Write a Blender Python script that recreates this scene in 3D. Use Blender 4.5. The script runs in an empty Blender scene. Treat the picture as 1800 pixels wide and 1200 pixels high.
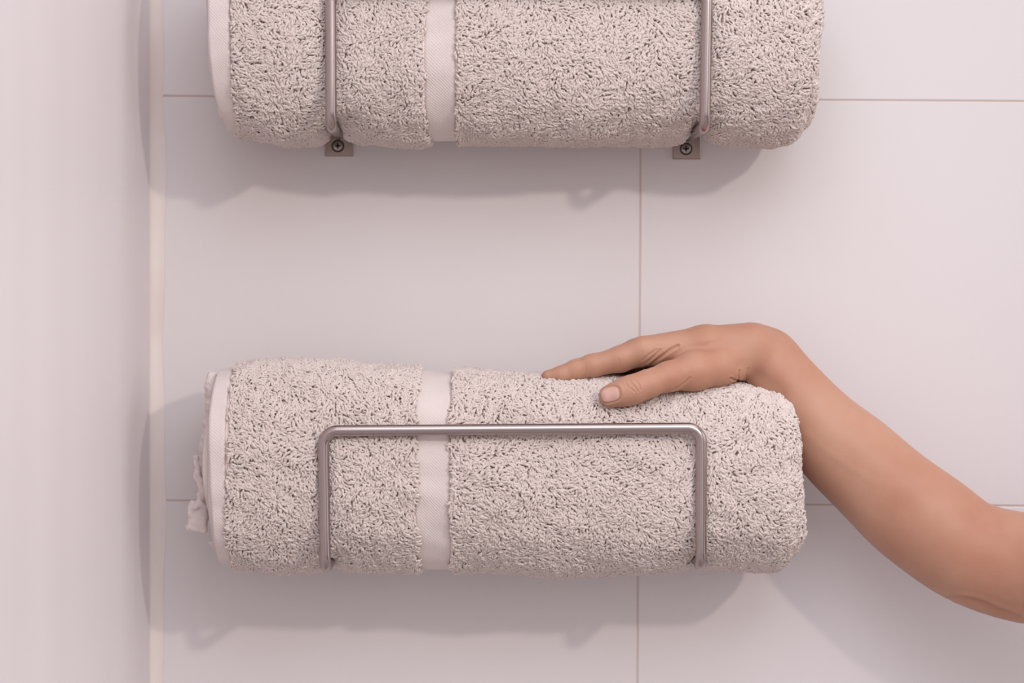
import bpy, math
import numpy as np
from mathutils import Vector

# ------------------------------------------------------------------ scale
# back wall is the plane y = 0, the camera looks along +y from y = -CAM_D
S, CAM_D, Z0 = 0.0005, 2.0, 1.30
def W(px, py, d):
    """a point read off the photograph, d metres in front of the back wall"""
    k = S * (CAM_D - d) / CAM_D
    return np.array(((px - 900.0) * k, -d, Z0 - (py - 600.0) * k))

scene = bpy.context.scene
scene.view_settings.view_transform = 'Standard'
scene.view_settings.look = 'None'
scene.view_settings.gamma = 1.0
scene.view_settings.use_curve_mapping = False
scene.view_settings.exposure = 0.0

# ------------------------------------------------------------------ camera
cd = bpy.data.cameras.new('camera'); cam = bpy.data.objects.new('camera', cd)
scene.collection.objects.link(cam)
cam.location = (0, -CAM_D, Z0); cam.rotation_euler = (math.pi/2, 0, 0)
cd.sensor_width = 36.0; cd.lens = 80.0; cd.clip_start = 0.05
cd.dof.use_dof = True; cd.dof.focus_distance = 1.88; cd.dof.aperture_fstop = 5.0
scene.camera = cam

# ------------------------------------------------------------------ light
wd = bpy.data.worlds.new('world'); scene.world = wd; wd.use_nodes = True
nt = wd.node_tree; nt.nodes.clear()
out = nt.nodes.new('ShaderNodeOutputWorld'); bg = nt.nodes.new('ShaderNodeBackground')
tc = nt.nodes.new('ShaderNodeTexCoord'); sp = nt.nodes.new('ShaderNodeSeparateXYZ')
rp = nt.nodes.new('ShaderNodeValToRGB')
mr = nt.nodes.new('ShaderNodeMapRange'); mr.inputs[1].default_value = -1; mr.inputs[2].default_value = 1
nt.links.new(tc.outputs['Generated'], sp.inputs[0]); nt.links.new(sp.outputs['Z'], mr.inputs[0])
nt.links.new(mr.outputs[0], rp.inputs[0])
# bright and dark bands across the world, added to streak the steel reflections
mx_ = nt.nodes.new('ShaderNodeMapRange'); mx_.inputs[1].default_value = -1; mx_.inputs[2].default_value = 1
ra = nt.nodes.new('ShaderNodeValToRGB'); mul = nt.nodes.new('ShaderNodeMix'); mul.data_type = 'RGBA'; mul.blend_type = 'MULTIPLY'; mul.inputs[0].default_value = 1
nt.links.new(sp.outputs['X'], mx_.inputs[0]); nt.links.new(mx_.outputs[0], ra.inputs[0])
for k_, (p_, v_) in enumerate([(0.0, .55), (0.06, .9), (0.30, 1.05), (0.44, .85), (0.50, .5), (0.56, .85), (0.72, 1.0), (0.80, .95), (0.83, .22), (0.92, .25), (0.945, 1.5), (0.985, 1.5), (1.0, .5)]):
    el = ra.color_ramp.elements[k_] if k_ < 1 else ra.color_ramp.elements.new(p_) if k_ < 12 else ra.color_ramp.elements[-1]
    el.position = p_; el.color = (v_, v_, v_, 1)
nt.links.new(rp.outputs[0], mul.inputs[6]); nt.links.new(ra.outputs[0], mul.inputs[7]); nt.links.new(mul.outputs[2], bg.inputs[0])
rp.color_ramp.elements[0].position = 0.0; rp.color_ramp.elements[0].color = (0.55, 0.51, 0.52, 1)
rp.color_ramp.elements[1].position = 1.0; rp.color_ramp.elements[1].color = (0.98, 0.955, 1.0, 1)
e = rp.color_ramp.elements.new(0.46); e.color = (0.50, 0.465, 0.475, 1); e = rp.color_ramp.elements.new(0.36); e.color = (0.24, 0.22, 0.225, 1); e = rp.color_ramp.elements.new(0.22); e.color = (0.30, 0.275, 0.28, 1)
bg.inputs[1].default_value = 2.10
nt.links.new(bg.outputs[0], out.inputs[0])

def area(name, loc, target, size, power, col, shape='DISK', sy=None):
    l = bpy.data.lights.new(name, 'AREA'); l.shape = shape; l.size = size
    if sy: l.size_y = sy
    l.energy = power; l.color = col
    o = bpy.data.objects.new(name, l); scene.collection.objects.link(o)
    o.location = loc
    o.rotation_euler = (Vector(target) - Vector(loc)).to_track_quat('-Z', 'Y').to_euler()
    return o
sl = bpy.data.lights.new('ceiling_spot', 'SPOT'); sl.energy = 60; sl.color = (1.0, 0.89, 0.80)
sl.spot_size = math.radians(36); sl.spot_blend = 1.0; sl.shadow_soft_size = 0.055
so = bpy.data.objects.new('ceiling_spot', sl); scene.collection.objects.link(so); so.location = (1.38, -1.95, Z0 + 0.87)
so.rotation_euler = (Vector((-0.30, 0, Z0 - 0.14)) - so.location).to_track_quat('-Z', 'Y').to_euler()
area('cool_fill', (0.20, -1.7, Z0 + 1.2), (0.0, 0, Z0+0.2), 1.5, 14, (0.86, 0.88, 1.0), 'RECTANGLE', 1.0)  # soft cool fill, added to brighten the upper wall and its shadows

# ------------------------------------------------------------------ helpers
COL = scene.collection
rng = np.random.default_rng(7)
def tag(o, label=None, cat=None, group=None, kind=None):
    if label: o['label'] = label
    if cat: o['category'] = cat
    if group: o['group'] = group
    if kind: o['kind'] = kind
    return o
def mesh_obj(name, V, F, m, parent=None, smooth=True, uv=None):
    """V (n,3) array, F (m,4) or (m,3) int array"""
    V = np.asarray(V, np.float32)
    me = bpy.data.meshes.new(name)
    F = np.asarray(F, np.int32); k = F.shape[1]
    me.vertices.add(len(V)); me.vertices.foreach_set('co', V.ravel())
    me.loops.add(F.size); me.loops.foreach_set('vertex_index', F.ravel())
    me.polygons.add(len(F)); me.polygons.foreach_set('loop_start', np.arange(0, F.size, k, dtype=np.int32))
    me.polygons.foreach_set('use_smooth', np.full(len(F), smooth))
    if uv is not None:
        ul = me.uv_layers.new(name='UVMap')
        ul.data.foreach_set('uv', np.asarray(uv, np.float32)[F.ravel()].ravel())
    me.update(calc_edges=True); me.validate()
    me.materials.append(m)
    o = bpy.data.objects.new(name, me); COL.objects.link(o)
    if parent: o.parent = parent
    return o
def grid_faces(nu, nv, close_v=False):
    i = np.arange(nu - 1)[:, None]; j = np.arange(nv if close_v else nv - 1)[None, :]
    j2 = (j + 1) % nv
    return np.stack([i*nv + j, (i+1)*nv + j, (i+1)*nv + j2, i*nv + j2], -1).reshape(-1, 4)
def noise3(P, freq, seed, n=10):
    """smooth pseudo noise, about -1..1"""
    r = np.random.default_rng(seed); s = np.zeros(P.shape[:-1])
    for _ in range(n):
        k = r.normal(size=3); k *= freq * (0.5 + r.random()) / np.linalg.norm(k)
        s += np.sin(P @ k * 2*np.pi + r.random()*6.283)
    return s / math.sqrt(n) * 1.1

def mat(name, color, rough=0.5, metal=0.0, spec=0.5, **kw):
    m = bpy.data.materials.new(name); m.use_nodes = True
    b = m.node_tree.nodes['Principled BSDF']
    b.inputs['Base Color'].default_value = (*color, 1); b.inputs['Roughness'].default_value = rough
    b.inputs['Metallic'].default_value = metal; b.inputs['Specular IOR Level'].default_value = spec
    for k, v in kw.items(): b.inputs[k.replace('_', ' ')].default_value = v
    return m, m.node_tree, b
def add_noise_col(nt, b, c1, c2, scale, detail=3, coord='Object', stretch=(1, 1, 1), lo=0.35, hi=0.65):
    tc = nt.nodes.new('ShaderNodeTexCoord'); mp = nt.nodes.new('ShaderNodeMapping')
    mp.inputs['Scale'].default_value = stretch
    n = nt.nodes.new('ShaderNodeTexNoise'); n.inputs['Scale'].default_value = scale; n.inputs['Detail'].default_value = detail
    r = nt.nodes.new('ShaderNodeValToRGB')
    r.color_ramp.elements[0].position = lo; r.color_ramp.elements[0].color = (*c1, 1)
    r.color_ramp.elements[1].position = hi; r.color_ramp.elements[1].color = (*c2, 1)
    nt.links.new(tc.outputs[coord], mp.inputs[0]); nt.links.new(mp.outputs[0], n.inputs['Vector'])
    nt.links.new(n.outputs['Fac'], r.inputs[0]); nt.links.new(r.outputs[0], b.inputs['Base Color'])
    return tc, mp, r
def add_bump(nt, b, tc, scale, strength, dist, stretch=(1, 1, 1), kind='noise', detail=2):
    mp = nt.nodes.new('ShaderNodeMapping'); mp.inputs['Scale'].default_value = stretch
    if kind == 'noise':
        n = nt.nodes.new('ShaderNodeTexNoise'); n.inputs['Detail'].default_value = detail
    else:
        n = nt.nodes.new('ShaderNodeTexVoronoi')
    n.inputs['Scale'].default_value = scale
    bu = nt.nodes.new('ShaderNodeBump'); bu.inputs['Strength'].default_value = strength; bu.inputs['Distance'].default_value = dist
    nt.links.new(tc, mp.inputs[0]); nt.links.new(mp.outputs[0], n.inputs['Vector'])
    nt.links.new(n.outputs[0], bu.inputs['Height']); 
    if b.inputs['Normal'].is_linked:
        nt.links.new(b.inputs['Normal'].links[0].from_socket, bu.inputs['Normal'])
    nt.links.new(bu.outputs[0], b.inputs['Normal'])

# ------------------------------------------------------------------ materials
m_tile, t, b = mat('tile_glaze', (0.68, 0.61, 0.60), 0.36, spec=0.35)
tc, _, _ = add_noise_col(t, b, (0.662, 0.618, 0.602), (0.678, 0.632, 0.632), 2.2, 2)
add_bump(t, b, tc.outputs['Object'], 3.0, 0.12, 0.02, (2.5, 1, 0.7), detail=1)
m_wall, t, b = mat('side_wall_paint', (0.74, 0.69, 0.69), 0.45, spec=0.3)
tc, _, _ = add_noise_col(t, b, (0.69, 0.64, 0.64), (0.71, 0.66, 0.665), 3.0, 2, stretch=(1, 3, 0.25))
add_bump(t, b, tc.outputs['Object'], 8.0, 0.10, 0.01, (1, 3, 0.15), detail=1)
m_grout, t, b = mat('grout', (0.56, 0.46, 0.42), 0.9)
m_seal, t, b = mat('sealant', (0.66, 0.56, 0.52), 0.5)
add_noise_col(t, b, (0.70, 0.625, 0.585), (0.58, 0.46, 0.39), 9.0, 4, stretch=(1, 1, 0.6), lo=0.5, hi=0.78)
m_floor, t, b = mat('floor_tile', (0.42, 0.37, 0.36), 0.5)

m_loop, t, b = mat('terry_yarn', (0.89, 0.80, 0.755), 0.95, spec=0.1, Sheen_Weight=0.15)
tr = t.nodes.new('ShaderNodeBsdfTranslucent'); tr.inputs[0].default_value = (0.92, 0.82, 0.77, 1)
mx = t.nodes.new('ShaderNodeMixShader'); mx.inputs[0].default_value = 0.36
t.links.new(b.outputs[0], mx.inputs[1]); t.links.new(tr.outputs[0], mx.inputs[2])
t.links.new(mx.outputs[0], t.nodes['Material Output'].inputs[0])
m_cloth, t, b = mat('towel_ground_cloth', (0.92, 0.77, 0.72), 0.95, spec=0.1)
m_weave, t, b = mat('towel_twill_weave', (0.66, 0.58, 0.55), 0.9, spec=0.1, Sheen_Weight=0.15)
uvn = t.nodes.new('ShaderNodeUVMap'); 
wv = t.nodes.new('ShaderNodeTexWave'); wv.wave_type = 'BANDS'; wv.bands_direction = 'DIAGONAL'
wv.inputs['Scale'].default_value = 230.0; wv.inputs['Distortion'].default_value = 2.5; wv.inputs['Detail'].default_value = 2; wv.inputs['Detail Scale'].default_value = 2
bu = t.nodes.new('ShaderNodeBump'); bu.inputs['Strength'].default_value = 0.22; bu.inputs['Distance'].default_value = 0.0010
t.links.new(uvn.outputs[0], wv.inputs['Vector']); t.links.new(wv.outputs['Fac'], bu.inputs['Height']); t.links.new(bu.outputs[0], b.inputs['Normal'])
add_bump(t, b, uvn.outputs[0], 900, 0.25, 0.0006)

m_steel, t, b = mat('brushed_steel', (0.40, 0.335, 0.32), 0.24, metal=1.0)
m_plate, t, b = mat('mounting_steel', (0.40, 0.32, 0.29), 0.42, metal=1.0)
m_dark, t, b = mat('screw_recess_shade', (0.012, 0.018, 0.014), 0.6)  # near-black that stands in for shade in the screw recesses

m_skin, t, b = mat('skin', (0.62, 0.38, 0.28), 0.48, spec=0.32)
tc, _, _ = add_noise_col(t, b, (0.475, 0.265, 0.178), (0.40, 0.182, 0.115), 14.0, 4, lo=0.3, hi=0.72)
b.inputs['Subsurface Weight'].default_value = 0.25
b.inputs['Subsurface Radius'].default_value = (1.0, 0.35, 0.2); b.inputs['Subsurface Scale'].default_value = 0.008
add_bump(t, b, tc.outputs['Object'], 650.0, 0.10, 0.0006, kind='vor')
add_bump(t, b, tc.outputs['Object'], 60.0, 0.08, 0.001)
m_nail, t, b = mat('nail', (0.72, 0.46, 0.40), 0.25, spec=0.5)
b.inputs['Subsurface Weight'].default_value = 0.2; b.inputs['Subsurface Scale'].default_value = 0.004
add_noise_col(t, b, (0.64, 0.40, 0.34), (0.58, 0.33, 0.27), 90)

# ------------------------------------------------------------------ room shell
def box(V, F, lo, hi, bev=0.0):
    """box with optionally chamfered camera-side (-y) rim appended to lists"""
    x0, y0, z0 = lo; x1, y1, z1 = hi; n = len(V)
    V += [(x0, y1, z0), (x1, y1, z0), (x1, y1, z1), (x0, y1, z1),
          (x0, y0+bev, z0), (x1, y0+bev, z0), (x1, y0+bev, z1), (x0, y0+bev, z1),
          (x0+bev, y0, z0+bev), (x1-bev, y0, z0+bev), (x1-bev, y0, z1-bev), (x0+bev, y0, z1-bev)]
    q = [(0, 3, 2, 1), (8, 9, 10, 11)]
    for k in range(4):
        j = (k+1) % 4
        q += [(k, j, 4+j, 4+k), (4+k, 4+j, 8+j, 8+k)]
    F += [tuple(n+i for i in f) for f in q]
XL = (265 - 900) * S                     # plane of the left wall
V, F = [], []
TH, TW, gap = 0.3555, 0.711, 0.0013
jx, jz = (1122 - 900) * S, Z0 - (885 - 600) * S
for r in range(-4, 4):
    for c in range(-1, 3):
        x0, x1 = jx + (c-1)*TW, jx + c*TW
        box(V, F, (x0+gap/2, 0, jz + r*TH + gap/2), (x1-gap/2, 0.008, jz + (r+1)*TH - gap/2), 0.0007)
V = np.array(V)
ang = math.radians(-0.36)                # the tiling hangs a hair off level
cx, cz = 0.111, jz
dx, dz = V[:, 0]-cx, V[:, 2]-cz
V[:, 0] = cx + dx*math.cos(ang) - dz*math.sin(ang); V[:, 2] = cz + dx*math.sin(ang) + dz*math.cos(ang)
wb = mesh_obj('wall_back', V, F, m_tile, smooth=False); tag(wb, kind='structure')
gV, gF = [], []
box(gV, gF, (-0.62, 0.0007, 0.0), (1.6, 0.05, 2.4))
gr = mesh_obj('grout_bed', gV, gF, m_grout, wb, smooth=False)
lV, lF = [], []
box(lV, lF, (XL-0.1, -1.6, 0.0), (XL, 0.05, 2.4))
tag(mesh_obj('wall_left', lV, lF, m_wall, smooth=False), kind='structure')
fV, fF = [], []
box(fV, fF, (-0.42, -3.0, -0.05), (1.6, 0.05, 0.0))
tag(mesh_obj('floor', fV, fF, m_floor, smooth=False), kind='structure')
# sealant bead in the corner: a concave cove
n = 9; zs = np.linspace(0.0, 2.4, 161)
cove = []
for z in zs:
    rr = 0.0125 + 0.0012*math.sin(z*23) + 0.0008*math.sin(z*61+1)
    for k in range(n):
        a = math.pi/2 * k/(n-1)
        cove.append((XL - 0.0005 + rr*(1-math.sin(a)), -rr*0.6*(1-math.cos(a)) - 0.0003, z))
tag(mesh_obj('trim_1', cove, grid_faces(len(zs), n), m_seal), kind='structure')

# ------------------------------------------------------------------ tube sweep
def tube(path, r, seg=20, cap=True):
    P = np.array(path, float); n = len(P)
    T = np.gradient(P, axis=0); T /= np.linalg.norm(T, axis=1)[:, None]
    N = np.cross(T[0], (0.3, 0.2, 0.9)); N /= np.linalg.norm(N)
    R = np.broadcast_to(np.asarray(r, float), (n,)); rings = []
    a = np.arange(seg)/seg*2*np.pi
    for i in range(n):
        N = N - T[i]*(N @ T[i]); N /= np.linalg.norm(N); B = np.cross(T[i], N)
        rings.append(P[i] + R[i]*(np.cos(a)[:, None]*N + np.sin(a)[:, None]*B))
    V = np.concatenate(rings); F = grid_faces(n, seg, True)
    return V, F
def rounded_path(pts, rad, k=10):
    """polyline with filleted corners"""
    pts = [np.array(p, float) for p in pts]; o = [pts[0]]
    for a, b_, c in zip(pts, pts[1:], pts[2:]):
        u = (a-b_)/np.linalg.norm(a-b_); v = (c-b_)/np.linalg.norm(c-b_)
        th = math.acos(np.clip(u @ v, -1, 1)); t_ = rad/math.tan(th/2)
        cen = b_ + (u+v)/np.linalg.norm(u+v) * rad/math.sin(th/2)
        p0, p1 = b_+u*t_ - cen, b_+v*t_ - cen
        om = math.acos(np.clip(p0 @ p1/rad**2, -1, 1))
        for i in range(k+1):
            s = i/k; o.append(cen + (math.sin((1-s)*om)*p0 + math.sin(s*om)*p1)/math.sin(om))
    o.append(pts[-1])
    out = [o[0]]                          # refine the straights a little
    for p, q in zip(o, o[1:]):
        m = max(1, int(np.linalg.norm(q-p)/0.02))
        out += [p + (q-p)*i/m for i in range(1, m+1)]
    return np.array(out)
def disc(cen, r0, r1, y, seg=28):
    a = np.arange(seg)/seg*2*np.pi; ring = lambda r: np.stack([cen[0]+r*np.cos(a), np.full(seg, y), cen[2]+r*np.sin(a)], 1)
    return ring(r0), ring(r1)

# ------------------------------------------------------------------ racks
ROD = 0.0046
def build_rack(pts, plates, label):
    root = bpy.data.objects.new('towel_rack', None); COL.objects.link(root)
    tag(root, label, 'towel rack', 'wall mounted towel racks')
    path = rounded_path(pts, 0.0115)
    V, F = tube(path, ROD, 24)
    rod = mesh_obj('bent_rod', V, F, m_steel, root)
    for (px, py) in plates:
        c = W(px, py, 0.0)
        hw, hh, th, ch = 0.0122, 0.0145, 0.003, 0.0006
        V, F = [], []
        box(V, F, (c[0]-hw, -th, c[2]-hh), (c[0]+hw, -0.00005, c[2]+hh+0.004), ch)
        pl = mesh_obj('mounting_plate', V, F, m_plate, root, smooth=False)
        sc = (c[0]-0.0008, 0, c[2]-0.0055)
        # head dome; black disc and cross paint the shade of countersink and slot
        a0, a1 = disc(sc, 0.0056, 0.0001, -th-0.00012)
        scw = mesh_obj('screw_ring_shade', np.concatenate([a0, a1]), grid_faces(2, 28, True), m_dark, pl, smooth=False)
        rings = []
        for rr, yy in ((0.0043, -th-0.0001), (0.0041, -th-0.0006), (0.0030, -th-0.0010), (0.0001, -th-0.0012)):
            rings.append(disc(sc, rr, rr, yy)[0])
        mesh_obj('screw_head', np.concatenate(rings), grid_faces(4, 28, True), m_plate, pl)
        V, F = [], []
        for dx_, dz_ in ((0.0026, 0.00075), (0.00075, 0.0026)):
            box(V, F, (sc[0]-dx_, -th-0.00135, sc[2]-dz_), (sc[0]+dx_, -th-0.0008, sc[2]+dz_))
        mesh_obj('cross_slot_shade', V, F, m_dark, pl, smooth=False)
    return root, path
DF = 0.150
lower_rack_pts = [W(600, 955, 0.003), W(572, 1000, DF), W(568, 757, DF+0.002), W(1233, 752, DF+0.002), W(1232, 996, DF), W(1204, 952, 0.003)]
upper_rack_pts = [W(597, 236, 0.003), W(582, 222, DF), W(581, -22, DF+0.002), W(1243, -20, DF+0.002), W(1239, 224, DF), W(1208, 240, 0.003)]
rack_low, path_low = build_rack(lower_rack_pts, [(601, 955), (1203, 952)], 'brushed steel towel rack whose whole front bar shows, holding the lower towel under the hand')
rack_up, path_up = build_rack(upper_rack_pts, [(596, 246), (1207, 251)], 'upper brushed steel towel rack cut by the top edge, two screwed plates showing below')

# ------------------------------------------------------------------ signed distance modelling
def cone(P, a, b, ra, rb):
    ab = b-a; t = np.clip(((P-a) @ ab)/(ab @ ab), 0, 1)
    return np.linalg.norm(P - a - t[..., None]*ab, axis=-1) - (ra + (rb-ra)*t)
def smin(a, b, k):
    h = np.maximum(k - np.abs(a-b), 0)/k
    return np.minimum(a, b) - h*h*k*0.25
def chain(P, nodes, k=0.003):
    d = None
    for (p, ra), (q, rb) in zip(nodes, nodes[1:]):
        c = cone(P, p, q, ra, rb); d = c if d is None else smin(d, c, k)
    return d
def N(px, py, d, r): return (W(px, py, d), r)
FORE0 = [N(1346, 633, .070, .0232), N(1402, 703, .074, .0272), N(1455, 765, .078, .0315), N(1510, 815, .080, .0355), N(1583, 882, .085, .0385),
        N(1645, 930, .090, .0390), N(1705, 972, .096, .0385), N(1800, 996, .110, .0420), N(1960, 1010, .150, .0450), N(2160, 1005, .215, .0480), N(2480, 960, .330, .0520)]
def spline(nodes, m=4):
    A = np.array([[*p, r] for p, r in nodes]); A = np.vstack([2*A[0]-A[1], A, 2*A[-1]-A[-2]]); o = []
    for i in range(1, len(A)-2):
        for k in range(m):
            t_ = k/m
            o.append(0.5*((2*A[i]) + (-A[i-1]+A[i+1])*t_ + (2*A[i-1]-5*A[i]+4*A[i+1]-A[i+2])*t_**2 + (-A[i-1]+3*A[i]-3*A[i+1]+A[i+2])*t_**3))
    o.append(A[-2]); return [(q[:3], q[3]) for q in o]
FORE = spline(FORE0)
META = [
    [N(1316, 606, .086, .0180), N(1238, 607, .094, .0165), N(1130, 617, .100, .0122)],
    [N(1318, 610, .070, .0185), N(1235, 609, .074, .0165), N(1120, 620, .078, .0122)],
    [N(1322, 616, .054, .0165), N(1235, 617, .056, .0150), N(1130, 628, .058, .0110)],
    [N(1325, 622, .044, .0150), N(1240, 628, .040, .0130), N(1155, 637, .038, .0100)]]
PALM = [[N(1300, 640, .070, .015), N(1180, 645, .070, .010)]]
FING = [
    [N(1130, 617, .100, .0122), N(1090, 631, .101, .0104), N(1040, 643, .102, .0093), N(1012, 650, .102, .0082), N(988, 659, .102, .0072), N(964, 662, .102, .0058)],
    [N(1120, 620, .078, .0122), N(1025, 654, .076, .0092), N(975, 676, .073, .0080), N(948, 692, .071, .0066)],
    [N(1130, 628, .058, .0110), N(1040, 664, .053, .0088), N(996, 688, .048, .0076), N(974, 704, .046, .0064)],
    [N(1155, 637, .038, .0100), N(1088, 672, .031, .0080), N(1056, 694, .028, .0070), N(1040, 708, .027, .0060)]]
THUMB = [N(1073, 696, .137, .0095), N(1096, 689, .138, .0103), N(1114, 684, .137, .0110), N(1140, 674, .134, .0106), N(1174, 662, .127, .0115), N(1219, 652, .116, .0158), N(1262, 644, .104, .0158), N(1310, 628, .086, .0180)]
def arm_sdf(P):
    d = chain(P, FORE, 0.010)
    h = None
    for c in META + PALM:
        s = chain(P, c, 0.006); h = s if h is None else smin(h, s, 0.010)
    d = smin(d, h, 0.016)
    for c in FING: d = smin(d, chain(P, c, 0.0045), 0.0025)
    d = smin(d, chain(P, THUMB, 0.006), 0.0050)
    # tendon of the thumb and knuckle of the wrist
    d = smin(d, np.linalg.norm(P - W(1362, 622, .052), axis=-1) - 0.0150, 0.020)
    return d
def arm_sdf_rough(P):
    return arm_sdf(P)

def surface_nets(f, lo, hi, h):
    ax = [np.arange(l, u + h, h) for l, u in zip(lo, hi)]
    X = np.stack(np.meshgrid(*ax, indexing='ij'), -1).astype(np.float64)
    D = np.empty(X.shape[:3])
    for i in range(X.shape[0]): D[i] = f(X[i])
    s = D < 0
    nx, ny, nz = s.shape
    c = np.zeros((nx-1, ny-1, nz-1), int)
    for a in (0, 1):
        for b_ in (0, 1):
            for e_ in (0, 1): c += s[a:nx-1+a, b_:ny-1+b_, e_:nz-1+e_]
    act = (c > 0) & (c < 8)
    idx = -np.ones(act.shape, int); I = np.argwhere(act); idx[act] = np.arange(len(I))
    acc = np.zeros((len(I), 3)); cnt = np.zeros(len(I))
    corners = [(a, b_, e_) for a in (0, 1) for b_ in (0, 1) for e_ in (0, 1)]
    for p in corners:
        for k in range(3):
            if p[k]: continue
            q = list(p); q[k] = 1
            ip = I + p; iq = I + q
            da = D[ip[:, 0], ip[:, 1], ip[:, 2]]; db = D[iq[:, 0], iq[:, 1], iq[:, 2]]
            m = (da < 0) != (db < 0); t = np.where(m, da/np.where(m, da-db, 1), 0)
            pt = ip.astype(float); pt[:, k] += t
            acc[m] += pt[m]; cnt[m] += 1
    V = np.array(lo) + acc/cnt[:, None]*h
    F = []
    for k in range(3):
        u, v = (k+1) % 3, (k+2) % 3
        sl = [slice(1, -1)]*3; sl[k] = slice(0, -1); sh = list(sl); sh[k] = slice(1, None)
        a = s[tuple(sl)]; b_ = s[tuple(sh)]
        E = np.argwhere(a != b_)
        off = np.array([1, 1, 1]); off[k] = 0
        E = E + off
        flip = s[E[:, 0], E[:, 1], E[:, 2]]
        def cell(du, dv):
            c_ = E.copy(); c_[:, u] += du; c_[:, v] += dv
            return idx[c_[:, 0], c_[:, 1], c_[:, 2]]
        q = np.stack([cell(-1, -1), cell(0, -1), cell(0, 0), cell(-1, 0)], 1)
        q[~flip] = q[~flip][:, ::-1]
        F.append(q)
    return V, np.concatenate(F)
def sdf_grad(f, P, e=4e-4):
    g = np.stack([f(P + np.eye(3)[k]*e) - f(P - np.eye(3)[k]*e) for k in range(3)], -1)
    return g/np.maximum(np.linalg.norm(g, axis=-1, keepdims=True), 1e-9)
def project(f, V, it=3):
    for _ in range(it):
        V = V - (f(V)*0.95)[:, None]*sdf_grad(f, V)
    return V
def subdivide(V, F, levels):
    me = bpy.data.meshes.new('t'); me.from_pydata(V.tolist(), [], F.tolist())
    o = bpy.data.objects.new('t', me); COL.objects.link(o)
    md = o.modifiers.new('s', 'SUBSURF'); md.levels = levels; md.subdivision_type = 'CATMULL_CLARK'
    dg = bpy.context.evaluated_depsgraph_get(); ev = o.evaluated_get(dg); m2 = ev.to_mesh()
    nv = len(m2.vertices); V2 = np.empty(nv*3); m2.vertices.foreach_get('co', V2)
    F2 = np.empty(len(m2.loops), np.int32); m2.loops.foreach_get('vertex_index', F2)
    ev.to_mesh_clear(); bpy.data.objects.remove(o); bpy.data.meshes.remove(me)
    return V2.reshape(-1, 3), F2.reshape(-1, 4)
def to_px(P):
    k = CAM_D/(S*(CAM_D + P[:, 1]))
    return np.stack([900 + P[:, 0]*k, 600 - (P[:, 2]-Z0)*k], 1)
def poly_dist(Q, pts):
    pts = np.array(pts, float); best = np.full(len(Q), 1e9)
    for a, b_ in zip(pts, pts[1:]):
        ab = b_-a; t = np.clip(((Q-a) @ ab)/(ab @ ab), 0, 1)
        best = np.minimum(best, np.linalg.norm(Q - a - t[:, None]*ab, axis=1))
    return best

# ------------------------------------------------------------------ the person's arm and hand
lo = W(930, 540, 0.0).copy(); hi = W(2230, 540, 0.0).copy()
V, F = surface_nets(arm_sdf, (-0.02+W(940,0,.1)[0], -0.400, Z0-0.275), (0.745, -0.012, Z0+0.03), 0.003)
V, F = subdivide(V, F, 2)
V = project(arm_sdf, V, 3)
G = sdf_grad(arm_sdf, V)
Q = to_px(V); front = np.clip(-G[:, 1]*2.5 + 0.4, 0, 1)
disp = np.zeros(len(V))
def crease(pts, w, depth, lip=0.3):
    global disp
    r_ = poly_dist(Q, pts)
    disp += front*(-depth*np.exp(-(r_/w)**2) + lip*depth*np.exp(-((r_-2.1*w)/w)**2))
Zm = lambda x, y: (930 + x/3.53, 540 + y/3.53)
def cz_(pts, w, depth, lip=0.3): crease([Zm(*p) for p in pts], w, depth, lip)
# thumb joint wrinkles
cz_([(600, 470), (612, 492), (640, 512), (660, 527)], 1.1, .00060)
cz_([(625, 450), (640, 475), (662, 500), (678, 522)], 1.2, .00075)
cz_([(655, 445), (672, 462), (688, 485), (692, 512)], 1.1, .00060)
cz_([(600, 448), (640, 440), (670, 452)], 1.0, .0003)
# web between thumb and index
cz_([(725, 378), (770, 345), (830, 300), (880, 262), (925, 238)], 2.2, .0013)
cz_([(735, 340), (780, 300), (815, 262)], 1.6, .0007)
cz_([(700, 330), (745, 292), (790, 262)], 1.5, .0004)
# crease below the ball of the thumb
cz_([(890, 512), (930, 495), (975, 462), (1000, 435)], 1.6, .0006)
# wrist folds
cz_([(1295, 462), (1303, 430), (1312, 395)], 1.5, .0012)
cz_([(1250, 440), (1300, 458), (1345, 470)], 1.7, .0014)
cz_([(1345, 462), (1358, 420), (1372, 385)], 1.4, .0006)
cz_([(1275, 450), (1283, 428)], 1.2, .0006)
# index joint folds
cz_([(285, 335), (310, 325), (335, 322)], 1.2, .0004)
cz_([(345, 400), (352, 372), (350, 350)], 1.3, .0003)
cz_([(555, 378), (560, 350), (552, 320)], 1.4, .0003)
# elbow fold (photo pixels)
crease([(1668, 1050), (1700, 1052), (1728, 1060), (1752, 1072), (1790, 1084)], 3.6, .0020, .25)
crease([(1735, 900), (1748, 912), (1756, 930)], 7, .0004, .1)
# tendons, vein and soft swellings
r_ = poly_dist(Q, [(1420, 765), (1450, 790), (1500, 825), (1540, 850)]); disp += front*0.00025*np.exp(-(r_/7)**2)
r_ = poly_dist(Q, [(1310, 640), (1335, 665), (1370, 690)]); disp -= front*0.0022*np.exp(-(r_/17)**2)
r_ = poly_dist(Q, [Zm(880, 300), Zm(1100, 190), Zm(1300, 170)]); disp += front*0.0006*np.exp(-(r_/9)**2)
disp += noise3(V, 14, 3)*0.00045*np.clip((Q[:, 0]-1150)/200, 0, 1)
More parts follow.
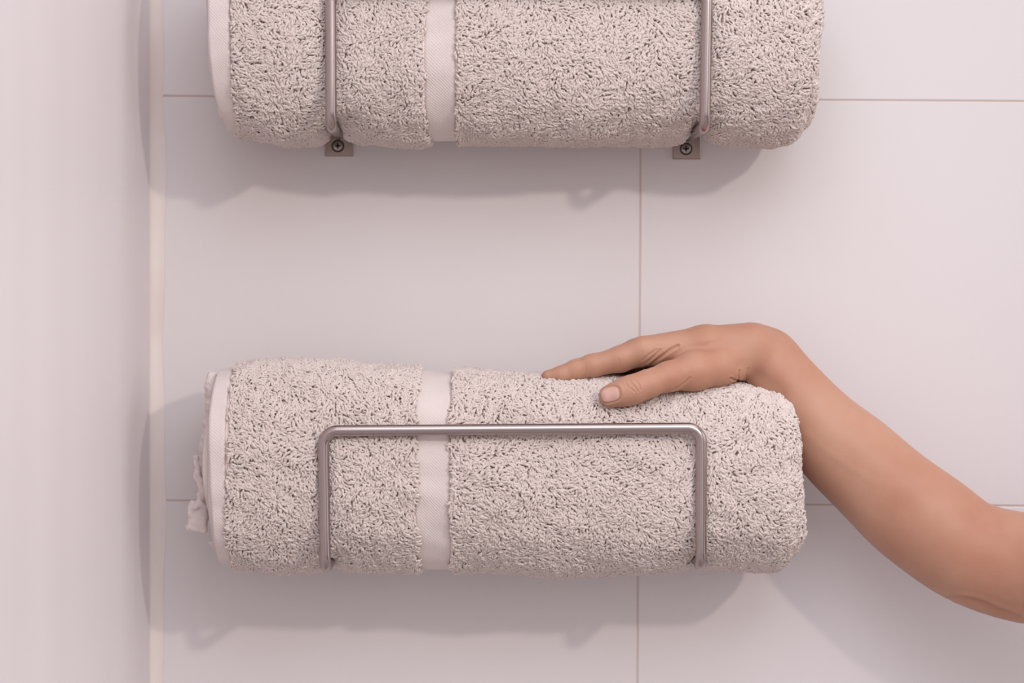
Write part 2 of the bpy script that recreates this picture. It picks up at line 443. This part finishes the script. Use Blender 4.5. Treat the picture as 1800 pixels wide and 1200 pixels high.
# nail bed of the thumb
NC = np.array(Zm(503, 540)); na = math.radians(-13)
u_, v_ = (Q - NC)[:, 0], (Q - NC)[:, 1]
nu_, nv_ = u_*math.cos(na)+v_*math.sin(na), -u_*math.sin(na)+v_*math.cos(na)
rr = (np.abs(nu_/17)**3 + np.abs(nv_/13.5)**3)**(1/3)
disp += front*(-0.0006*np.exp(-((rr-1.03)/0.09)**2) + 0.0004*np.exp(-((rr-1.3)/0.14)**2)*(nu_ > -12))
V = V + G*disp[:, None]
arm = mesh_obj('person', V, F, m_skin)
tag(arm, 'bare forearm of a person reaching in from the right, hand pressing the lower rolled towel', 'person')
# thumbnail: a slightly domed plate following the thumb tip
gu, gv = np.meshgrid(np.linspace(-1, 1, 25), np.linspace(-1, 1, 21), indexing='ij')
sq = 1/np.maximum((np.abs(gu)**3.2 + np.abs(gv)**3.2)**(1/3.2), 1e-6)*np.maximum(np.abs(gu), np.abs(gv))
nu2, nv2 = gu*sq*15.5, gv*sq*12.3
qx = NC[0] + nu2*math.cos(na) - nv2*math.sin(na); qy = NC[1] + nu2*math.sin(na) + nv2*math.cos(na)
pts = []
for x_, y_ in zip(qx.ravel(), qy.ravel()):
    a_, b_ = W(x_, y_, 0.19), W(x_, y_, 0.12)
    tt = 0.0; dr = (b_-a_)/np.linalg.norm(b_-a_); p = a_.copy()
    for _ in range(60):
        dd = float(arm_sdf(p[None])[0])
        if dd < 3e-5 or tt > 0.08: break
        p = p + dr*dd*0.9; tt += dd*0.9
    pts.append(p)
pts = np.array(pts); g = sdf_grad(arm_sdf, pts)
rim = np.clip(1-np.maximum(np.abs(gu), np.abs(gv)).ravel(), 0, 1)
nail_o = pts + g*(0.00010 + 0.00055*np.sqrt(rim))[:, None]
mesh_obj('thumbnail', nail_o, grid_faces(25, 21), m_nail, arm)['label'] = 'pale pink thumbnail'

# ------------------------------------------------------------------ rolled towels
def clear_arm(P, margin, pull=None):
    """press the towel aside where the hand and arm lie"""
    near = (P[:, 0] > W(930, 0, .1)[0]) & (P[:, 2] > Z0 - 0.2) & (P[:, 2] < Z0 + 0.03)
    idx = np.where(near)[0]
    for _ in range(3):
        p = P[idx]; d = arm_sdf(p); m = d < margin
        if not m.any(): break
        ii = idx[m]; g = sdf_grad(arm_sdf, P[ii])
        g[:, 2] = np.minimum(g[:, 2], 0.0)*1.0 - 0.35      # never lift the cloth over the hand
        g /= np.linalg.norm(g, axis=1)[:, None]
        P[ii] += g*((margin - d[m])*0.9)[:, None]
    return P
PILE = 0.0046
def build_towel(P):
    """P: dict of profiles, pixel tables in the photograph's frame"""
    dc = P['dc']; kc = S*(CAM_D-dc)/CAM_D
    X = lambda px: (np.asarray(px, float)-900)*kc
    Z = lambda py: Z0 - (np.asarray(py, float)-600)*kc
    tx, tz = X([a for a, _ in P['top']]), Z([b_ for _, b_ in P['top']])
    bx, bz = X([a for a, _ in P['bot']]), Z([b_ for _, b_ in P['bot']])
    xl, xr = X(P['xl']), X(P['xr'])
    side_n = 330; rc = P['round']
    xs = np.linspace(xl, xr - rc, side_n); rho = np.ones(side_n)
    a = np.linspace(0, math.pi/2, 26)[1:]
    rim_r = 0.24
    xs = np.concatenate([xs, xr - rc + rc*np.sin(a)]); rho = np.concatenate([rho, 1 - rim_r + rim_r*np.cos(a)])
    rcap = np.linspace(1 - rim_r, 0.02, 90)[1:]
    xs = np.concatenate([xs, np.full(len(rcap), xr)]); rho = np.concatenate([rho, rcap])
    # closing face on the left, set back inside the hem
    lc = np.linspace(0.02, 0.985, 40)
    xs = np.concatenate([np.full(40, xl + 0.003), xs]); rho = np.concatenate([lc, rho])
    nu = len(xs); nv = 420
    th = np.arange(nv)/nv*2*np.pi
    Xg, Th = np.meshgrid(xs, th, indexing='ij'); Rg = np.repeat(rho[:, None], nv, 1)
    zt = np.interp(Xg, tx, tz) ; zb = np.interp(Xg, bx, bz)
    zc, hz = (zt+zb)/2, (zt-zb)/2
    hy = np.interp(Xg, *zip(*[(X(a_), h_) for a_, h_ in P['hy']]))
    c, s = np.cos(Th), np.sin(Th); e = P['exp']
    q = (np.abs(c)**e + np.abs(s)**e)**(-1/e)
    def place(Xq, off):
        y = -(dc) - (hy*Rg*q*c + off*c*Rg)
        z = zc + hz*Rg*q*s + off*s*Rg
        return np.stack([Xq, y, z], -1)
    P0 = place(Xg, 0*Xg)
    lump = noise3(P0, 9, P['seed'])*0.0016 + noise3(P0*np.array((1, 1.6, 1.6)), 24, P['seed']+1)*0.0006
    off = lump - PILE*0.60
    # spiral of the roll showing as folds on the right-hand end
    spiral = ((Rg*5.2 - Th/(2*np.pi)) % 1.0)
    capw = np.clip((1.0-Rg)/0.12, 0, 1)*(Xg > xr-0.02)
    Xq = Xg - capw*0.010*(1-np.sqrt(np.maximum(1-(2*spiral-1)**2, 0)))
    # lean of the right end: the foot of the roll reaches a little further out
    w = np.clip((Xg-(xr-0.05))/0.05, 0, 1)
    Xq = Xq + w*np.interp(Z0-(P0[..., 2]-Z0) - Z0, *P['lean'])
    Xq = Xq + w*noise3(P0, 22, P['seed']+5)*0.0012
    wl = np.clip((xl+0.03-Xg)/0.03, 0, 1)
    Xq = Xq + wl*np.interp(P0[..., 2], *P['leanL'])*(Rg > 0.9)
    G0 = place(Xq, off)
    # rods bite into the cloth
    pts = P['rods']
    flat = G0.reshape(-1, 3); cen = np.stack([flat[:, 0], np.full(len(flat), -dc), zc.ravel()], 1)
    best = np.full(len(flat), 1e9); T = pts[::2]
    for a_, b_ in zip(T, T[1:]):
        ab = b_-a_; t_ = np.clip(((flat-a_) @ ab)/max(ab @ ab, 1e-12), 0, 1)
        best = np.minimum(best, np.linalg.norm(flat - a_ - t_[:, None]*ab, axis=1))
    inn = cen-flat; inn /= np.maximum(np.linalg.norm(inn, axis=1), 1e-6)[:, None]
    flat = flat + inn*(P['bite']*np.exp(-(best/0.011)**2))[:, None]
    flat[:, 1] = np.minimum(flat[:, 1], -0.009)       # rests against the tiles
    if P['hand']: flat = clear_arm(flat, PILE*0.55)
    G0 = flat.reshape(nu, nv, 3)
    du = np.gradient(G0, axis=0); dv = (np.roll(G0, -1, 1)-np.roll(G0, 1, 1))/2
    Nn = np.cross(dv, du); Nn /= np.maximum(np.linalg.norm(Nn, axis=-1, keepdims=True), 1e-12)
    out_ = G0 - np.array([0, -dc, 0])[None, None]; out_[..., 0] = 0; out_[..., 2] -= zc
    sgn = np.sign((Nn*out_).sum(-1)[60:nu-200]).mean()
    if sgn < 0: Nn = -Nn
    F = grid_faces(nu, nv, True)
    if sgn > 0: F = F[:, ::-1]
    F = F[:, ::-1]
    root = mesh_obj('rolled_towel', G0.reshape(-1, 3), F, m_cloth)
    # band of flat weave
    def strip(name, xa, xb, lift, lab):
        i0, i1 = np.searchsorted(xs[40:40+side_n], (X(xa), X(xb))) + 40
        seg = G0[i0:i1] + Nn[i0:i1]*lift
        edge = np.ones(i1-i0); edge[0] = edge[-1] = -0.2
        seg = G0[i0:i1] + Nn[i0:i1]*(lift*edge)[:, None, None]
        arc = np.linspace(0, 0.52, nv)
        uv = np.stack([np.repeat(xs[i0:i1][:, None], nv, 1), np.repeat(arc[None], i1-i0, 0)], -1).reshape(-1, 2)
        f = grid_faces(i1-i0, nv, True)
        if sgn < 0: pass
        o = mesh_obj(name, seg.reshape(-1, 3), f if sgn < 0 else f[:, ::-1], m_weave, root, uv=uv)
        o['label'] = lab
        return o
    strip('woven_band', P['band'][0]-1, P['band'][1]+1, 0.0009, 'smooth flat woven band round the towel')
    strip('hem', P['xl'], P['pile0'], 0.0020, 'flat twill hem without loops')
    # spiral of cloth edges standing out at the left end
    ns = 900; phi = np.linspace(0, 5.2*2*np.pi, ns)
    rs = 0.12 + 0.855*(phi/phi[-1])
    prof = [(0.030, -1.0), (0.012, -1.0), (0.004, -1.0), (0.001, -0.75), (0.0, 0.0), (0.001, 0.75), (0.004, 1.0), (0.012, 1.0), (0.030, 1.0)]
    zc0, hz0, hy0 = zc[41, 0], hz[41, 0]-0.004, hy[41, 0]-0.004
    cs, sn = np.cos(phi), np.sin(phi); qq = (np.abs(cs)**e + np.abs(sn)**e)**(-1/e)
    stick = P['stick'](phi, phi/phi[-1])
    sv = []
    for (dx_, t_) in prof:
        wob = 0.0012*np.sin(phi*5.3+1)*(0.03-dx_)/0.03
        yy = -dc - (hy0*rs*qq*cs + cs*(t_*0.0021+wob)); zz = zc0 + hz0*rs*qq*sn + sn*(t_*0.0021+wob)
        lean = np.interp(zz, *P['leanL'])
        xx = xl + lean - stick*(1 - dx_/0.03) + dx_ - 0.001
        sv.append(np.stack([xx, np.minimum(yy, -0.004), zz], 1))
    sv = np.stack(sv, 1)
    uv = np.stack([sv[..., 0], np.repeat((phi*0.05)[:, None], len(prof), 1)], -1).reshape(-1, 2)
    mesh_obj('rolled_edge', sv.reshape(-1, 3), grid_faces(ns, len(prof)), m_weave, root, uv=uv)['label'] = 'spiral of hemmed cloth edges'
    # ---------------- terry loops, one by one, as one pile
    step = 0.00176
    L = xr - xl
    Ls = np.concatenate([[0], np.cumsum(np.linalg.norm(np.diff(np.stack([xs[40:], rho[40:]*0.08], 1), axis=0), axis=1))])
    nU = int(Ls[-1]/step); nV = int(0.50/step)
    U = (np.arange(nU)[:, None] + rng.random((nU, nV)))/nU*Ls[-1]
    Vv = (np.arange(nV)[None] + rng.random((nU, nV)))/nV*nv
    U, Vv = U.ravel(), Vv.ravel()
    fu = np.interp(U, Ls, np.arange(len(Ls))) + 40
    rr_ = np.interp(fu, np.arange(nu), rho)
    keep = rng.random(len(fu)) < np.clip(rr_, 0.05, 1)
    fu, Vv = fu[keep], Vv[keep]
    i0 = np.clip(fu.astype(int), 0, nu-2); a_ = (fu-i0)[:, None]; j0 = Vv.astype(int) % nv; b_ = (Vv-Vv.astype(int))[:, None]; j1 = (j0+1) % nv
    def samp(A): return (A[i0, j0]*(1-a_)*(1-b_) + A[i0+1, j0]*a_*(1-b_) + A[i0, j1]*(1-a_)*b_ + A[i0+1, j1]*a_*b_)
    p = samp(G0); nn = samp(Nn); nn /= np.linalg.norm(nn, axis=1)[:, None]
    # keep loops off hem, band, rods and the wall-side face
    wob = noise3(p, 60, 5)*0.0006
    xx = p[:, 0] + wob
    side = fu < 40+side_n
    ok = (xx > X(P['pile0'])) & ~((xx > X(P['band'][0])) & (xx < X(P['band'][1])) & side) & (p[:, 1] < -0.020)
    p, nn = p[ok], nn[ok]
    best = np.full(len(p), 1e9)
    for a2, b2 in zip(T, T[1:]):
        ab = b2-a2; t_ = np.clip(((p-a2) @ ab)/max(ab @ ab, 1e-12), 0, 1)
        best = np.minimum(best, np.linalg.norm(p - a2 - t_[:, None]*ab, axis=1))
    ok = best > ROD + 0.001
    p, nn, best = p[ok], nn[ok], best[ok]
    squash = np.clip((best-ROD)/0.006, 0.25, 1)
    n_ = len(p)
    tz_ = np.cross(nn, np.cross(np.broadcast_to((0.45, 0, -1.0), nn.shape), nn)); tz_ /= np.maximum(np.linalg.norm(tz_, axis=1), 1e-6)[:, None]
    bb = np.cross(nn, tz_)
    an = noise3(p, 17, P['seed']+8)*1.0 + noise3(p, 60, P['seed']+9)*0.7 + rng.normal(size=n_)*0.5
    tt = tz_*np.cos(an)[:, None] + bb*np.sin(an)[:, None]; bt = np.cross(nn, tt)
    h = PILE*(0.80 + 0.30*rng.random(n_) + 0.12*noise3(p, 90, P['seed']+12))*squash; l = 0.0038*(0.7+0.6*rng.random(n_)); k_ = rng.normal(size=(n_, 3))*0.0008
    rad = 0.00092*(0.85 + 0.3*rng.random(n_))
    shape = [(0.05, -0.15, .9), (0.72, 0.0, .95), (1.0, 0.38, 1.1), (0.88, 0.84, 1.05), (0.45, 1.12, .8)]
    C = []
    for i_, (hh, ll, rr2) in enumerate(shape):
        C.append(p + nn*(hh*h)[:, None] + tt*(ll*l)[:, None] + bt*(k_[:, min(i_//2, 2)]*(i_ > 0))[:, None])
    C = np.stack(C, 1)                                    # n,5,3
    if P['hand']:                                        # loops yield to the hand
        fl = C.reshape(-1, 3); near = fl[:, 0] > W(930, 0, .1)[0]; ii = np.where(near)[0]
        d_ = arm_sdf(fl[ii]); m_ = d_ < 0.0004; ii = ii[m_]
        g_ = sdf_grad(arm_sdf, fl[ii]); fl[ii] += g_*(0.0006 - d_[m_])[:, None]
        C = fl.reshape(-1, 5, 3)
        deep = arm_sdf(p) > -0.004
        C, p, nn, rad = C[deep], p[deep], nn[deep], rad[deep]; n_ = len(p)
    C[..., 1] = np.minimum(C[..., 1], -0.0015)
    Tt = np.gradient(C, axis=1); Tt /= np.maximum(np.linalg.norm(Tt, axis=-1, keepdims=True), 1e-9)
    B1 = np.cross(Tt, nn[:, None, :] + 0.01); 
    B1 /= np.maximum(np.linalg.norm(B1, axis=-1, keepdims=True), 1e-6); B2 = np.cross(Tt, B1)
    ringR = rad[:, None]*np.array([s_[2] for s_ in shape])[None]
    a4 = np.arange(4)/4*2*np.pi
    VV = C[:, :, None, :] + ringR[..., None, None]*(np.cos(a4)[None, None, :, None]*B1[:, :, None, :] + np.sin(a4)[None, None, :, None]*B2[:, :, None, :])
    f1 = grid_faces(5, 4, True)[:, ::-1]
    FF = (f1[None] + (np.arange(n_)*20)[:, None, None]).reshape(-1, 4)
    pile = mesh_obj('terry_pile', VV.reshape(-1, 3), FF, m_loop, root)
    pile['kind'] = 'stuff'; pile['label'] = 'looped terry pile'
    print('loops', n_)
    return root

def stick_low(phi, f):
    s = 0.004*np.sin(phi*1.0+2.2) + 0.003*np.sin(phi*2.3)
    s += 0.002*(1-f)
    return np.where(f > 0.93, s*0.2, s)
low_towel = build_towel(dict(
    dc=0.079, exp=2.25, seed=11, hand=True, bite=0.0025, rods=path_low, round=0.017,
    xl=386, xr=1392, pile0=418, band=(735, 796),
    top=[(370, 652), (400, 646), (450, 638), (560, 635), (680, 640), (770, 650), (900, 655), (1000, 660), (1060, 660), (1150, 672), (1240, 672), (1300, 670), (1345, 680), (1400, 690)],
    bot=[(370, 985), (420, 996), (500, 1000), (571, 995), (650, 999), (765, 1000), (860, 1005), (1000, 1009), (1130, 1006), (1232, 990), (1300, 996), (1400, 990)],
    hy=[(370, .066), (500, .070), (1200, .070), (1400, .067)],
    lean=([-0.20, -0.10, -0.06, 0.04, 0.10, 0.16, 0.20], [-0.012, -0.010, -0.006, -0.004, -0.002, 0.001, -0.003]),
    leanL=([Z0-0.20, Z0-0.12, Z0-0.06, Z0-0.02], [0.002, 0.0, -0.002, 0.0]),
    stick=stick_low))
tag(low_towel, 'cream rolled terry towel in the lower rack, pressed by the hand', 'towel', 'rolled terry towels')
def stick_up(phi, f):
    s = 0.003*np.sin(phi*1.0+0.7) + 0.002*np.sin(phi*2.9) + 0.002*(1-f)
    return np.where(f > 0.93, s*0.2, s)
up_towel = build_towel(dict(
    dc=0.079, exp=2.25, seed=31, hand=False, bite=0.0085, rods=path_up, round=0.019,
    xl=384, xr=1420, pile0=424, band=(750, 806),
    top=[(380, -95), (500, -105), (900, -105), (1300, -100), (1430, -92)],
    bot=[(380, 228), (430, 243), (500, 256), (550, 252), (600, 240), (650, 246), (720, 252), (780, 248), (860, 253), (1050, 255), (1150, 249), (1235, 240), (1290, 252), (1350, 258), (1430, 246)],
    hy=[(370, .066), (500, .070), (1200, .070), (1430, .067)],
    lean=([-0.40, -0.27, -0.20, -0.15, -0.10], [0.0, 0.002, -0.001, -0.006, -0.012]),
    leanL=([Z0+0.16, Z0+0.20, Z0+0.24, Z0+0.40], [0.012, 0.003, 0.0, -0.002]),
    stick=stick_up))
tag(up_towel, 'cream rolled terry towel in the upper rack, cut by the top of the picture', 'towel', 'rolled terry towels')

# twisted hem corner hanging out of the lower roll
def rbox(P, c, h, r, rot=0.0):
    q = P - c; ca, sa = math.cos(rot), math.sin(rot)
    q = np.stack([q[..., 0]*ca - q[..., 2]*sa, q[..., 1], q[..., 0]*sa + q[..., 2]*ca], -1)
    q = np.abs(q) - (np.array(h)-r)
    return np.linalg.norm(np.maximum(q, 0), axis=-1) + np.minimum(q.max(-1), 0) - r
def corner_sdf(P):
    d = rbox(P, W(348, 908, .098), (.0086, .0034, .0128), .0030, 0.08)
    d = smin(d, chain(P, [N(341, 892, .100, .0028), N(352, 884, .102, .0033), N(366, 890, .100, .0030)], .002), .002)
    d = smin(d, chain(P, [N(354, 876, .098, .0045), N(362, 864, .100, .0052), N(368, 872, .094, .0042)], .003), .002)
    d = smin(d, chain(P, [N(360, 868, .098, .0040), N(347, 836, .096, .0026), N(345, 804, .094, .0022)], .003), .002)
    d = smin(d, rbox(P, W(352, 832, .092), (.0045, .0016, .0150), .0015, -0.05), .002)
    d = smin(d, chain(P, [N(374, 862, .088, .0050), N(366, 820, .090, .0056), N(362, 785, .092, .0050), N(366, 750, .092, .0040), N(372, 715, .092, .0044), N(371, 680, .092, .0050), N(372, 662, .088, .0045)], .004), .0015)
    d = smin(d, chain(P, [N(366, 890, .092, .004), N(382, 850, .080, .005)], .004), .0015)
    return d
V, F = surface_nets(corner_sdf, W(322, 945, .112)-np.array((0, .0, 0)), W(392, 640, .070), 0.0012)
V, F = subdivide(V, F, 1); V = project(corner_sdf, V, 2)
V = V + noise3(V, 160, 4)[:, None]*sdf_grad(corner_sdf, V)*0.0005
uv = np.stack([V[:, 0], V[:, 2]], 1)
mesh_obj('hem_corner', V, F, m_weave, low_towel, uv=uv)['label'] = 'crumpled hem corner hanging out of the roll'
